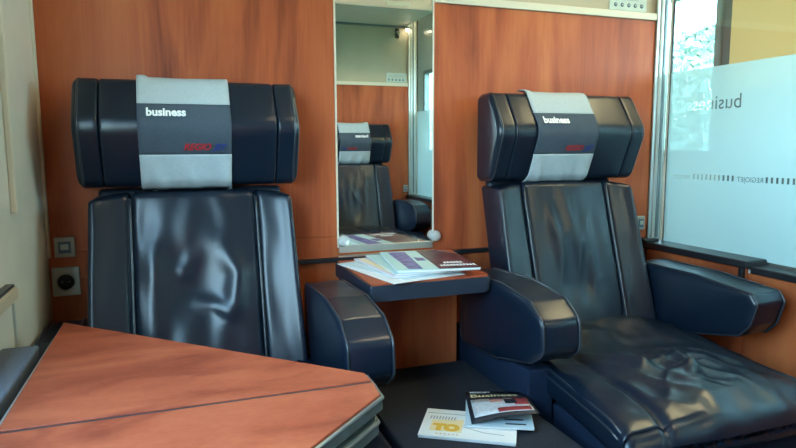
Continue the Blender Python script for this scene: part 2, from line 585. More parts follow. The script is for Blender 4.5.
# frosted film with clear cut-out lettering (mirror-written as seen from inside the compartment)
def film():
    c = bpy.data.curves.new('film_curve', 'FONT')
    def conv(body, size, offset, spacing):
        t = bpy.data.curves.new('t', 'FONT')
        t.body = body; t.size = size; t.offset = offset; t.space_character = spacing; t.resolution_u = 3
        o = bpy.data.objects.new('t', t)
        COL.objects.link(o)
        bpy.ops.object.select_all(action='DESELECT')
        o.select_set(True)
        bpy.context.view_layer.objects.active = o
        bpy.ops.object.convert(target='CURVE')
        o = bpy.context.view_layer.objects.active
        spl = []
        for s in o.data.splines:
            pts = []
            if s.type == 'BEZIER':
                n = len(s.bezier_points)
                for i in range(n):
                    p0 = s.bezier_points[i]; p1 = s.bezier_points[(i + 1) % n]
                    straight = (p0.handle_right - p0.co).length < 1e-6 and (p1.handle_left - p1.co).length < 1e-6
                    m = 1 if straight else 4
                    for k in range(m):
                        u = k / m
                        pts.append(p0.co * (1 - u) ** 3 + p0.handle_right * 3 * u * (1 - u) ** 2 + p1.handle_left * 3 * u * u * (1 - u) + p1.co * u ** 3)
            else:
                pts = [Vector(p.co[:3]) for p in s.points]
            spl.append([(p.x, p.y) for p in pts])
        bpy.data.objects.remove(o)
        return spl
    holes = []
    def place(spl, y_start, z, width):
        xs = [p[0] for s in spl for p in s]
        k = width / (max(xs) - min(xs)); x0 = min(xs)
        # first letter nearest the camera: y rises along the word
        for s in spl:
            holes.append([(y_start + (p[0] - x0) * k, z + p[1] * k) for p in s])
    place(conv('business', 1.0, 0.0, 1.02), -0.300, 1.066, 0.205)
    def word(y, w):
        place(conv('REGIOJET', 1.0, 0.01, 1.0), y, 0.846, w)
    word(-0.390, 0.088)
    word(-0.118, 0.070)
    yb = -0.405
    while yb > -1.0:
        holes.append([(yb, 0.846), (yb + 0.007, 0.846), (yb + 0.007, 0.863), (yb, 0.863)])
        yb -= 0.0165
    yb = -0.290
    while yb < -0.13:
        holes.append([(yb, 0.846), (yb + 0.007, 0.846), (yb + 0.007, 0.863), (yb, 0.863)])
        yb += 0.0165
    bpy.data.curves.remove(c)
    cu = bpy.data.curves.new('film', 'CURVE')
    cu.dimensions = '2D'
    cu.fill_mode = 'BOTH'
    def add(pts):
        s = cu.splines.new('POLY')
        s.points.add(len(pts) - 1)
        for q, p in zip(s.points, pts):
            q.co = (p[0], p[1], 0, 1)
        s.use_cyclic_u = True
    add([(GY0, GZ0), (GY1, GZ0), (GY1, ZF), (GY0, ZF)])
    for h in holes: add(h)
    o = bpy.data.objects.new('film', cu)
    COL.objects.link(o)
    dg = bpy.context.evaluated_depsgraph_get()
    dg.update()
    me = o.evaluated_get(dg).to_mesh()
    vs = [(XG - 0.001, v.co.x, v.co.y) for v in me.vertices]
    fs = [tuple(p.vertices) for p in me.polygons]
    o.evaluated_get(dg).to_mesh_clear()
    bpy.data.objects.remove(o)
    return meshobj('frosted_film', vs, fs, M['film'], w2)
film()

# corridor
CW = [(-4.03, -2.75), (-1.75, -0.45), (0.49, 1.79)]
wc = struct(box('wall_corridor', XC, XC + 0.06, -6.2, 4.2, 0.0, 0.90, M['corr']))
box('wall_panel', XC, XC + 0.06, -6.2, 4.2, 1.70, ZC, M['corr'], wc)
ys = [-6.2] + [v for w in CW for v in w] + [4.2]
for i in range(0, len(ys), 2):
    box('wall_panel', XC, XC + 0.06, ys[i], ys[i + 1], 0.90, 1.70, M['dado'] if i == 4 else M['corr'], wc)
box('wall_panel', XC - 0.008, XC, -0.43, 0.44, 1.20, 2.1, M['ochre'], wc, 0.002)
box('dado_panel', XC - 0.010, XC, -0.43, 0.44, 0.0, 1.20, M['dado'], wc, 0.002)
for i, (a, b_) in enumerate(CW):
    w = struct(box('window_%d' % (i + 3), XC + 0.03, XC + 0.035, a, b_, 0.90, 1.70, M['glass']))
    for q in ((a, a + 0.035, 0.90, 1.70), (b_ - 0.035, b_, 0.90, 1.70), (a + 0.035, b_ - 0.035, 0.90, 0.935), (a + 0.035, b_ - 0.035, 1.665, 1.70)):
        box('window_frame', XC - 0.012, XC + 0.05, q[0], q[1], q[2], q[3], M['steel'], w, 0.008)
    portal('daylight_portal', (XC + 0.08, (a + b_) / 2, 1.3), (0, R(90), 0), 0.8, b_ - a)
portal('daylight_portal', (XL - 0.08, (WY0 + WY1) / 2, (WZ0 + WZ1) / 2), (0, R(-90), 0), WZ1 - WZ0, WY1 - WY0)
struct(box('wall_corridor_end', XG - 0.02, XC + 0.06, 4.2, 4.26, 0.0, ZC, M['corr']))
struct(box('wall_corridor_start', XG - 0.02, XC + 0.06, -6.26, -6.2, 0.0, ZC, M['corr']))
struct(box('wall_next_compartment', XG - 0.04, XG + 0.03, 0.07, 4.2, 0.0, ZC, M['corr']))
struct(box('wall_previous_compartment', XG - 0.04, XG + 0.03, -6.2, YO - 0.07, 0.0, ZC, M['corr']))

# ------------------------------------------------------------------ mirror
mr = box('wall_mirror', 0.434, 0.724, -0.001, 0.004, 0.672, 1.95, M['mirror'])
tag(mr, 'tall narrow frameless mirror between the two wood wall panels', 'mirror')
box('edge_strip', 0.429, 0.434, -0.003, 0.004, 0.668, 1.95, M['trimwhite'], mr)
box('edge_strip', 0.724, 0.728, -0.003, 0.004, 0.668, 1.95, M['trimwhite'], mr)
box('bottom_rail', 0.434, 0.724, -0.006, 0.004, 0.652, 0.672, M['alu'], mr, 0.002)
for x in (0.446, 0.730):
    lathe('mirror_clip', [(0.004, 0.0), (0.013, 0.001), (0.017, 0.006), (0.016, 0.012), (0.009, 0.017), (0.002, 0.018)], (x, -0.004, 0.688), 'y', M['acrylic'], mr)

# ------------------------------------------------------------------ seats
HP = fillet([(-0.185, 1.090), (-0.250, 1.094), (-0.318, 0.995), (-0.262, 0.864), (-0.185, 0.860)], [0.012, 0.03, 0.05, 0.035, 0.012], 6)
HC = (-0.24, 0.975)

def front_y(z):
    best = None
    n = len(HP)
    for i in range(n):
        a, b_ = HP[i], HP[(i + 1) % n]
        if (a[1] - z) * (b_[1] - z) <= 0 and abs(a[1] - b_[1]) > 1e-7:
            t = (z - a[1]) / (b_[1] - a[1])
            y = a[0] + (b_[0] - a[0]) * t
            if best is None or y < best: best = y
    return best if best is not None else -0.25


def loft(name, x0, x1, r0, r1, mat, parent, n=14, wob=0.0, seed=0):
    xs = []
    for k in range(5): xs.append((x0 + r0 * (1 - math.cos(math.pi / 2 * k / 4)), r0, 1 - math.sin(math.pi / 2 * k / 4)))
    for k in range(1, n): xs.append((x0 + r0 + (x1 - x0 - r0 - r1) * k / n, 0, 0))
    for k in range(4, -1, -1): xs.append((x1 - r1 * (1 - math.cos(math.pi / 2 * k / 4)), r1, 1 - math.sin(math.pi / 2 * k / 4)))
    vs, fs = [], []
    m = len(HP)
    for x, r, e in xs:
        for (y, z) in HP:
            dy, dz = y - HC[0], z - HC[1]
            L = math.hypot(dy, dz)
            s = (L - r * e) / L
            w = wob * noise.noise(Vector((x * 9 + seed, y * 8, z * 14)))
            vs.append((x, HC[0] + dy * (s + w), HC[1] + dz * s))
    for i in range(len(xs) - 1):
        for k in range(m):
            fs.append((i * m + k, i * m + (k + 1) % m, (i + 1) * m + (k + 1) % m, (i + 1) * m + k))
    fs.append(tuple(range(m - 1, -1, -1)))
    fs.append(tuple(range((len(xs) - 1) * m, len(xs) * m)))
    return meshobj(name, vs, fs, mat, parent, smooth=True)


ARM = [(-0.29, 0.455), (-0.29, 0.640), (-0.50, 0.648), (-0.615, 0.634), (-0.668, 0.600), (-0.674, 0.535), (-0.630, 0.505), (-0.48, 0.468)]
ARM_BOX = [(-0.29, 0.430), (-0.29, 0.626), (-0.50, 0.626), (-0.668, 0.612), (-0.684, 0.590), (-0.668, 0.535), (-0.640, 0.505), (-0.48, 0.468)]
ARM_PIVOT = [(-0.325, 0.46), (-0.30, 0.56), (-0.37, 0.606), (-0.46, 0.646), (-0.615, 0.638), (-0.668, 0.606), (-0.678, 0.540), (-0.640, 0.508), (-0.48, 0.462), (-0.40, 0.452)]
ARM_SHORT = [(-0.22, 0.455), (-0.22, 0.585), (-0.40, 0.585), (-0.445, 0.560), (-0.45, 0.49), (-0.42, 0.46)]


def dense(pts, d):
    out = []
    n = len(pts)
    for i in range(n):
        a = Vector(pts[i]); b_ = Vector(pts[(i + 1) % n])
        L_ = (b_ - a).length
        if L_ < 1e-6: continue
        k = max(1, int(L_ / d))
        for j in range(k):
            q = a + (b_ - a) * j / k
            out.append((q.x, q.y))
    return out


K = 1.10
def bake(root):
    """bring a seat-space model (drawn at 1/K size) to its real size, with its back against the wall"""
    T = Matrix.Translation((0, 0.17, -0.095)) @ Matrix.Scale(K, 4)
    def rec(o):
        for c in o.children:
            if c.type == 'MESH': c.data.transform(T)
            rec(c)
    rec(root)


def arm(parent, x0, x1, prof, rad=0.03):
    pts = dense(fillet(prof, rad, 5), 0.02)
    cy = sum(p[0] for p in pts) / len(pts); cz_ = sum(p[1] for p in pts) / len(pts)
    rings = [(0.25, -0.004), (0.5, -0.0035), (0.72, -0.0025), (0.88, -0.001), (0.955, 0.0008), (0.982, 0.003), (0.996, 0.007), (1.0, 0.012)]
    allr = [(k, x0 + d) for k, d in rings] + [(1.004, x0 + (x1 - x0) * t) for t in (0.3, 0.5, 0.7)] + [(k, x1 - d) for k, d in reversed(rings)]
    vs, fs = [], []
    m = len(pts)
    for (k, x) in allr:
        for (y, z) in pts:
            e = 0.0022 * noise.noise(Vector((x * 25, y * 14, z * 14)))
            vs.append((x, cy + (y - cy) * k + e, cz_ + (z - cz_) * k + e))
    for i in range(len(allr) - 1):
        for k in range(m):
            fs.append((i * m + k, (i + 1) * m + k, (i + 1) * m + (k + 1) % m, i * m + (k + 1) % m))
    for base, xx in ((0, x0 - 0.004), ((len(allr) - 1) * m, x1 + 0.004)):
        c = len(vs); vs.append((xx, cy, cz_))
        for k in range(m):
            f = (c, base + k, base + (k + 1) % m)
            fs.append(f if base == 0 else f[::-1])
    bm = bmesh.new()
    bv = [bm.verts.new(v) for v in vs]
    for f in fs: bm.faces.new([bv[i] for i in f])
    a = bmobj('armrest', bm, M['leather'], parent, smooth=True)
    for x in (x0 + 0.005, x1 - 0.005):
        tube('piping', [(x, p[0] + (0.0), p[1]) for p in pts], 0.0028, M['piping'], a, closed=True)
    return a


def make_seat(name, loc, rz, style, label, arms, droop=False, base_z=0.40, seed=0):
    s = empty(name, loc, rz)
    tag(s, label, 'seat', 'leather compartment seats')
    L = M['leather']
    # headrest
    hr = loft('headrest', -0.180, 0.180, 0.006, 0.006, L, s, wob=0.03, seed=seed)
    loft('end_bolster', -0.231, -0.1815, 0.016, 0.005, L, hr, n=4, seed=seed)
    loft('end_bolster', 0.1815, 0.231, 0.005, 0.016, L, hr, n=4, seed=seed)
    for x in (-0.219, 0.219):
        tube('piping', [(x, HC[0] + (p[0] - HC[0]) * 0.985, HC[1] + (p[1] - HC[1]) * 0.985) for p in HP], 0.0028, M['piping'], hr, closed=True)
    for x in (-0.08, 0.08):
        tube('headrest_post', [(x, -0.215, 0.80), (x, -0.21, 0.90)], 0.008, M['steel'], s)
    # backrest
    zt, zb = 0.857, 0.44
    yt, yb = -0.262, -0.392
    hh = (zt - zb) / 2
    def place(q, th):
        t = (q.z + hh) / (2 * hh)
        return Vector((q.x, yb + (yt - yb) * t + th + (q.y), zb + q.z + hh))
    def bulge(x, z):
        d = 0.0
        if style == 'hollow':
            d += -0.016 * math.exp(-((x - 0.005) / 0.062) ** 2 - ((z - 0.66) / 0.085) ** 2)
            d += 0.012 * ridge((x, z), [(0.055, 0.735), (0.082, 0.68), (0.072, 0.62), (0.045, 0.58)], 0.022)
            d += 0.007 * ridge((x, z), [(-0.005, 0.72), (-0.03, 0.69), (-0.02, 0.665)], 0.016)
            d += 0.006 * ridge((x, z), [(-0.02, 0.625), (0.03, 0.615), (0.06, 0.60)], 0.014)
            d += 0.006 * ridge((x, z), [(-0.085, 0.76), (-0.095, 0.66), (-0.09, 0.55)], 0.02)
        else:
            for (x0, x1, z0, z1, a_) in ((-0.02, 0.005, 0.83, 0.62, 0.006), (0.035, 0.05, 0.80, 0.56, 0.008), (-0.065, -0.05, 0.80, 0.60, 0.007), (0.085, 0.09, 0.78, 0.60, 0.005)):
                d += 0.45 * a_ * ridge((x, z), [(x0, z0), ((x0 + x1) / 2 + 0.008, (z0 + z1) / 2), (x1, z1)], 0.014)
            d += -0.010 * math.exp(-(x / 0.07) ** 2 - ((z - 0.60) / 0.07) ** 2)
        d += 0.0035 * noise.noise(Vector((x * 22 + seed, z * 13, seed)))
        if style != 'hollow':
            m_ = math.exp(-((x - 0.01) / 0.075) ** 2 - ((z - 0.68) / 0.11) ** 2)
            rn = 1 - abs(noise.noise(Vector((x * 15, z * 5, seed + 2))))
            d += 0.006 * m_ * rn ** 4
        return d
    W = 0.131
    def f_c(q):
        p = place(q, 0.045)
        if q.y < -0.02:
            p.y -= bulge(q.x, p.z) + 0.012 * (1 - (q.x / W) ** 2) * 0.5
        return p
    rounded_pad('backrest', (W, 0.045, hh), 0.014, (40, 2, 56), f_c, L, s)
    for sgn in (-1, 1):
        hw = 0.0395
        def f_b(q, sgn=sgn):
            t = (q.z + hh) / (2 * hh)
            qq = q.copy()
            taper = 1.0 + 0.035 * (1 - t)
            p = place(qq, 0.047)
            u = (q.x * sgn + hw) / (2 * hw)      # 0 inside, 1 outside
            p.x = sgn * (W + 0.0015 + hw) * 1.0 + q.x
            p.x += sgn * 0.010 * (1 - t) * u
            if q.y < 0:
                p.y -= 0.024 * u - 0.004 * (1 - (2 * u - 1) ** 2) + 0.0025 * noise.noise(Vector((p.x * 30, p.z * 9, seed + 3)))
            # soft shoulder at the top outer corner
            if t > 0.9:
                p.z -= 0.012 * ((t - 0.9) / 0.1) ** 2 * u
            return p
        rounded_pad('side_bolster', (hw, 0.047, hh), 0.014, (8, 2, 40), f_b, L, s)
        tube('piping', [(sgn * (W + 0.001), yb + (yt - yb) * t - 0.0035, zb + (zt - zb) * t) for t in [0.03 + 0.94 * k / 12 for k in range(13)]], 0.0032, M['piping'], s)
    rounded_pad('back_shell', (0.20, 0.015, hh + 0.005), 0.01, (2, 1, 2), lambda q: place(q, 0.074), M['navy'], s)
    # cushion
    y0, y1 = -0.93, -0.345
    hx, hy, hz = 0.272, (y1 - y0) / 2, 0.034
    cz = base_z + 0.043
    def ch(x, y):
        d = 0.014 * (1 - (x / hx) ** 2) 
        sx = abs(x) - 0.185
        d -= 0.010 * gauss(sx, 0.008)
        if abs(x) < 0.185:
            d += 0.006 * (1 - ((abs(x)) / 0.185) ** 4)
        if droop and x > 0.16:
            d -= 0.036 * min(1.0, (x - 0.16) / 0.11) ** 2
        X, Y = x, y
        a_ = 1.7 if style != 'hollow' else 0.4
        wx = X + 0.03 * noise.noise(Vector((X * 9, Y * 9, 2.0 + seed)))
        wy = Y + 0.03 * noise.noise(Vector((X * 9, Y * 9, 7.0 + seed)))
        c_, s_ = math.cos(R(-28)), math.sin(R(-28))
        rx, ry = c_ * wx - s_ * wy, s_ * wx + c_ * wy
        m_ = math.exp(-((X + 0.05) / 0.16) ** 2 - ((Y + 0.73) / 0.14) ** 2)
        rn = 1 - abs(noise.noise(Vector((rx * 17, ry * 6.5, seed))))
        d += a_ * 0.0060 * m_ * rn ** 4
        rn = 1 - abs(noise.noise(Vector((rx * 8 + 3, ry * 12, seed + 5))))
        d += a_ * 0.0042 * m_ * rn ** 4
        d += a_ * 0.007 * ridge((X, Y), [(0.0, -0.58), (0.02, -0.66), (0.0, -0.74), (-0.04, -0.82)], 0.014)
        d += a_ * 0.007 * ridge((X, Y), [(-0.15, -0.62), (-0.11, -0.68), (-0.09, -0.76)], 0.018)
        d -= a_ * 0.012 * math.exp(-((x + 0.01) / 0.09) ** 2 - ((y + 0.55) / 0.10) ** 2)
        d += 0.006 * noise.noise(Vector((x * 11 + seed, y * 11, 1.7 + seed)))
        d += 0.003 * noise.noise(Vector((x * 27 + seed, y * 19, 4.7)))
        return d
    def sk(y): return (0.01 + 0.16 * (y + 0.58)) if droop else 0.0     # cushion swung a little to one side
    def f_cu(q):
        p = Vector((q.x, q.y + (y0 + y1) / 2, q.z + cz))
        if q.z > 0:
            fall = max(0.0, min(1.0, (y0 + 0.10 - p.y) / 0.10))
            p.z += ch(p.x, p.y) * min(1.0, q.z / hz) - 0.030 * fall * fall
        if q.y < -hy * 0.9:
            p.y += 0.014 * (p.x / hx) ** 2
        p.x += sk(p.y)
        return p
    cu = rounded_pad('cushion', (hx, hy, hz), 0.020, (90, 100, 2), f_cu, L, s)
    for sgn in (-1, 1):
        dr = 0.040 if (droop and sgn > 0) else 0.0
        tube('piping', [(sgn * (hx - 0.006) + sk(y), y, cz + hz - 0.006 - dr - 0.030 * max(0, min(1, (y0 + 0.10 - y) / 0.10)) ** 2) for y in [y1 - 0.03 - (y1 - y0 - 0.075) * k / 16 for k in range(17)]], 0.003, M['piping'], cu)
        if dr: continue
        tube('piping', [(sgn * (hx + 0.0005) + sk(y), y, cz + hz * 0.45 - 0.02 * max(0, min(1, (y0 + 0.10 - y) / 0.10)) ** 2) for y in [y1 - 0.03 - (y1 - y0 - 0.075) * k / 16 for k in range(17)]], 0.0025, M['piping'], cu)
    box('seat_base', -0.243, 0.243, y0 + 0.05, -0.16, 0.0864, base_z - 0.012, M['seatpanel'], s, 0.004)
    # armrests and their side panels
    for sgn, prof in arms:
        a0, a1 = (0.232, 0.328) if sgn > 0 else (-0.328, -0.232)
        if prof is ARM_SHORT: a0, a1 = -0.306, -0.232
        arm(s, a0, a1, prof, 0.012 if prof is ARM_BOX else 0.03)
        pa, pb = (0.2500, 0.312) if sgn > 0 else (-0.312, -0.2500)
        if prof is ARM_SHORT: pa = -0.300
        box('side_panel', pa, pb, -0.60 if prof is ARM else -0.42, -0.20, 0.0864, 0.475, M['seatpanel'], s, 0.004)
    bake(s)
    return s


def make_cover(loc, rz, label, dx, hw=0.094, seed=0):
    """cloth draped over a headrest: a thing of its own"""
    path = []
    zs_top = [(-0.205, 1.097), (-0.225, 1.099)]
    path += zs_top
    z = 1.0915
    N = 46
    for k in range(N + 1):
        zz = 1.095 - (1.095 - 0.862) * k / N
        path.append((front_y(max(0.8645, min(1.0925, zz))) - 0.004, zz))
    path += [(-0.235, 0.855)]
    nx = 24
    vs, fs, fm = [], [], []
    root = empty('headrest_cover', loc, rz)
    tag(root, label, 'headrest cover', 'cloth covers on the headrests')
    for i, (y, z) in enumerate(path):
        for k in range(nx + 1):
            u = -1 + 2 * k / nx
            x = dx + u * hw
            w = 0.0035 * max(0, noise.noise(Vector((x * 40 + seed, z * 7, seed)))) + 0.001
            if z < 0.93: w += 0.008 * max(0, math.sin(x * 90 + z * 30 + seed)) * (0.93 - z) / 0.07
            zz = z
            if i <= 3: zz += 0.004 * (1 if u < -0.8 else 0) + 0.002 * abs(u)
            vs.append((x, y - w, zz))
    m = nx + 1
    for i in range(len(path) - 1):
        zc = (path[i][1] + path[i + 1][1]) / 2
        band = 1 if 0.9335 < zc < 1.0405 else 0
        for k in range(nx):
            fs.append((i * m + k, i * m + k + 1, (i + 1) * m + k + 1, (i + 1) * m + k))
            fm.append(band)
    groups = {'top_band': [], 'middle_band': [], 'bottom_band': []}
    for f, b_ in zip(fs, fm):
        zc = vs[f[0]][2]
        key = 'middle_band' if b_ else ('top_band' if zc > 1.0 else 'bottom_band')
        groups[key].append(f)
    for key, ff in groups.items():
        used = sorted({i for f in ff for i in f})
        re = {o: n for n, o in enumerate(used)}
        ob = meshobj(key, [vs[i] for i in used], [tuple(re[i] for i in f) for f in ff], M['cov_dark' if key == 'middle_band' else 'cov_light'], root, smooth=True)
        md = ob.modifiers.new('thick', 'SOLIDIFY')
        md.thickness = 0.002
        md.offset = 1.0
    def put(name, body, size, x, z, mat, offset=0.0, shear=0.0, spacing=1.0, width=None):
        tv, tf = text_mesh(body, size, offset, shear, spacing)
        xs = [v.x for v in tv]
        k = width / (max(xs) - min(xs)) if width else 1.0
        out = []
        for v in tv:
            zz = z + v.y * k
            out.append((x + (v.x - min(xs)) * k, front_y(zz) - 0.0115, zz))
        meshobj(name, out, tf, mat, root)
    put('lettering', 'business', 0.03, dx - hw + 0.018, 1.0135, M['print_white'], offset=0.0012, width=0.078)
    put('lettering', 'REGIO', 0.03, dx - hw + 0.088, 0.9425, M['print_red'], offset=0.0012, shear=0.35, width=0.057)
    put('lettering', 'JET', 0.03, dx - hw + 0.147, 0.9425, M['print_blue'], offset=0.0012, shear=0.35, width=0.031)
    bake(root)
    return root


sA = make_seat('leather_seat', (0.044, 0, 0), 0, 'hollow', 'black leather seat with a dented backrest behind the big wooden table', [(1, ARM), (-1, ARM_SHORT)], seed=1.3)
sB = make_seat('leather_seat', (1.106, 0, 0), 0, 'folds', 'black leather seat with creased cushion beside the frosted glass', [(1, ARM_BOX), (-1, ARM)], droop=True, seed=5.1)
sC = make_seat('leather_seat', (1.105, YO, 0), math.pi, 'folds', 'black leather seat on the opposite wall, seen only in the mirror', [(1, ARM), (-1, ARM)], seed=8.4)
for o_ in sA.children:
    if o_.name.startswith('headrest'):
        o_.location.z += 0.006
cvA = make_cover((0.044, 0, 0), 0, 'grey striped cloth cover on the headrest nearest the window', -0.013, seed=0.3)
cvA.location.z += 0.006
make_cover((1.106, 0, 0), 0, 'grey striped cloth cover on the headrest beside the frosted glass', -0.026, seed=2.2)
make_cover((1.105, YO, 0), math.pi, 'grey striped cloth cover on the headrest seen in the mirror', 0.0, seed=4.0)

# ------------------------------------------------------------------ console between the seats
pf = box('seat_platform', 0.412, 0.760, -0.908, -0.150, 0.0, 0.345, M['carpet'], None, 0.008, 3)
tag(pf, 'low charcoal platform between the two seats, under the magazines', 'platform')

tb = empty('corner_table', (0.59, 0, 0))
tag(tb, 'small wall table with navy edge and magazines, below the mirror', 'table')
def tloc(x, y): return (x - 0.59, y)
TZ = 0.632
o1 = fillet([tloc(0.419, -0.014), tloc(0.419, -0.348), tloc(0.741, -0.348), tloc(0.740, -0.20), tloc(0.735, -0.014)], [0.004, 0.006, 0.02, 0.06, 0.004], 5)
prism('table_top', o1, 'z', TZ - 0.042, TZ - 0.004, M['navy'], tb, bev=0.004, seg=2)
o2 = fillet([tloc(0.425, -0.014), tloc(0.425, -0.342), tloc(0.7385, -0.342), tloc(0.737, -0.20), tloc(0.729, -0.014)], [0.004, 0.005, 0.017, 0.06, 0.004], 5)
prism('veneer_inlay', o2, 'z', TZ - 0.006, TZ, M['wood_table'], tb, bev=0.001, seg=1)
box('front_panel', -0.165, 0.150, -0.144, -0.130, 0.0, TZ - 0.042, M['wood'], tb, 0.002)
box('side_panel', -0.160, -0.148, -0.130, -0.004, 0.0, TZ - 0.042, M['wood'], tb, 0.002)

# ------------------------------------------------------------------ folding window table in front
ft = empty('folding_table', (-0.2255, -0.864, 0))
tag(ft, 'large folded wooden table with metal edges in front', 'table')
TH = 0.609
def leaf(name, pts, z0, z1, mat_top, veneer=True):
    loc = [((x + 0.205) * 1.1, (y + 0.94) * 1.1) for x, y in pts]
    lf = prism(name, loc, 'z', z0, z1 - 0.003, M['edge'], ft, bev=0.003, seg=2)
    cx = sum(p[0] for p in loc) / len(loc); cy = sum(p[1] for p in loc) / len(loc)
    def inset(p, d):
        v = Vector((p[0] - cx, p[1] - cy)); L_ = v.length
        v *= (L_ - d) / L_
        return (cx + v.x, cy + v.y)
    if veneer:
        prism('veneer_top', [inset(p, 0.0045) for p in loc], 'z', z1 - 0.004, z1, mat_top, lf, bev=0.0008, seg=1)
    tube('edge_bead', [(p[0], p[1], z1 - 0.006) for p in loc], 0.0028, M['edge_hi'], lf, closed=True)
    return lf
far = [(-0.202, -0.9380), (0.2405, -0.9380), (0.240, -0.909), (-0.202, -0.471)]
near = [(-0.205, -0.9420), (-0.205, -1.412), (0.237, -0.984), (0.2405, -0.9420)]
leaf('table_leaf', far, TH - 0.025, TH, M['wood_table'])
leaf('table_leaf', near, TH - 0.025, TH, M['wood_table'])
far2 = [(-0.19, -0.9380), (0.228, -0.9380), (0.228, -0.915), (-0.19, -0.505)]
near2 = [(-0.19, -0.9420), (-0.19, -1.392), (0.230, -0.989), (0.233, -0.9420)]
leaf('lower_leaf', far2, TH - 0.058, TH - 0.033, M['wood_table'], False)
leaf('lower_leaf', near2, TH - 0.058, TH - 0.033, M['wood_table'], False)
box('hinge_strip', 0.004, 0.484, -0.0017, 0.0017, TH - 0.025, TH - 0.0012, M['ink'], ft)
box('spacer', 0.03, 0.30, -0.06, 0.06, TH - 0.034, TH - 0.024, M['steel'], ft)
box('pedestal', 0.02, 0.12, -0.28, -0.06, 0.0, TH - 0.058, M['steel'], ft, 0.01, 3)

lg = box('side_shelf', XL + 0.003, -0.238, -1.75, -0.49, 0.572, 0.608, M['ledge'], None, 0.006, 3)
tag(lg, 'dark slate shelf along the window wall beside the folding table', 'shelf')
bk = box('shelf_bracket', XL + 0.003, -0.25, -1.0, -0.96, 0.0, 0.572, M['steel'], lg)

# ------------------------------------------------------------------ sockets, switch plates, notices
def socket(name, x, z, w, h, label, cat, kind):
    r = empty(name, (x, -0.002, z))
    tag(r, label, cat)
    pl = box('plate', -w / 2, w / 2, -0.008, 0.0, -h / 2, h / 2, M['plate'], r, 0.003)
    if kind == 'round':
        lathe('socket_ring', [(0.022, 0.0), (0.022, 0.003), (0.019, 0.003)], (0, -0.008, 0), 'y', M['plate'], r)
        lathe('socket_well', [(0.019, 0.0), (0.019, 0.0005), (0.001, 0.0006)], (0, -0.0112, 0), 'y', M['dark'], r)
        for sx in (-0.008, 0.008):
            lathe('pin_hole', [(0.0025, 0), (0.0025, 0.0004)], (sx, -0.0120, 0), 'y', M['steel'], r, 8)
    else:
        box('window', -w * 0.30, w * 0.30, -0.0095, -0.008, -h * 0.30, h * 0.28, M['plate_blue'], r, 0.0005, 1)
        box('rocker', -w * 0.20, w * 0.20, -0.0125, -0.0095, -h * 0.12, h * 0.16, M['card'], r, 0.001, 1)
    return r
socket('power_socket', -0.264, 0.625, 0.062, 0.072, 'grey power socket with dark round well, low by the window wall', 'socket', 'round')
socket('wall_switch', -0.262, 0.711, 0.046, 0.050, 'small square switch plate above the round power socket', 'switch', 'sq')
socket('wall_switch', 1.497, 0.692, 0.034, 0.048, 'small pale switch plate beside the aluminium jamb', 'switch', 'sq')
sw3 = socket('wall_switch', 1.497, 0.692, 0.034, 0.048, 'small pale switch plate on the opposite wall, seen in the mirror', 'switch', 'sq')
sw3.location = (1.507, YO + 0.002, 0.672)
sw3.rotation_euler = (0, 0, math.pi)

def notice(loc, rz, label):
    r = empty('notice_card', loc, rz)
    tag(r, label, 'notice')
    box('card', -0.075, 0.075, -0.003, 0.0, 0.0, 0.062, M['card'], r, 0.001, 1)
    for k in range(5):
        lathe('pictogram', [(0.0068, 0), (0.0068, 0.0005)], (-0.05 + k * 0.026, -0.003, 0.018), 'y', M['plate_blue'], r, 14)
        box('pictogram_bar', -0.0525 + k * 0.026, -0.0475 + k * 0.026, -0.0040, -0.0034, 0.0165, 0.0195, M['card'], r)
    for k, (a, c, z) in enumerate(((-0.05, 0.04, 0.0335), (-0.05, 0.055, 0.041), (-0.05, 0.02, 0.0485))):
        box('text_line', a, c, -0.0036, -0.003, z, z + 0.002, M['greyink'], r)
    return r
notice((1.423, 0.012, ZT + 0.026), 0, 'pale notice card with five round symbols above the wood panel')
n2 = notice((1.45, YO - 0.012, ZT + 0.026), math.pi, 'pale notice card above the wood, seen in the mirror')

# coat hook and luggage rack on the opposite wall (both seen in the mirror)
hk = empty('coat_hook', (1.455, YO - 0.012, 1.715))
tag(hk, 'small white coat hook under the luggage rack, seen in the mirror', 'hook')
box('hook_plate', -0.014, 0.014, 0.0, 0.010, -0.03, 0.035, M['dark'], hk, 0.003)
tube('hook_arm', [(0, 0.008, 0.01), (0, 0.030, 0.0), (0, 0.045, -0.012), (0, 0.05, 0.006), (0, 0.05, 0.018)], 0.008, M['trimwhite'], hk, seg=8)
rk = empty('luggage_rack', (0.60, YO - 0.012, 1.762))
tag(rk, 'cream luggage rack shelf on the opposite wall, seen in the mirror', 'luggage rack')
box('shelf', -0.88, 0.92, 0.0, 0.50, 0.004, 0.034, M['cream'], rk, 0.003)
box('front_rail', -0.88, 0.92, 0.50, 0.53, -0.004, 0.060, M['grey'], rk, 0.008, 3)
box('wall_rail', -0.88, 0.92, 0.0, 0.02, -0.008, 0.004, M['steel'], rk, 0.002)
box('seat_number_plate', 0.60, 0.75, 0.53, 0.534, 0.010, 0.036, M['card'], rk, 0.001, 1)

# ceiling lamp with two warm tubes
cl = empty('ceiling_lamp', (1.08, -0.98, ZC))
tag(cl, 'ceiling lamp with two warm tubes over the compartment', 'lamp')
box('housing', -0.36, 0.36, -0.14, 0.14, -0.03, 0.0, M['grey'], cl, 0.006)
for y in (-0.065, 0.065):
    box('tube', -0.33, 0.33, y - 0.015, y + 0.015, -0.060, -0.030, M['lamp'], cl, 0.004)

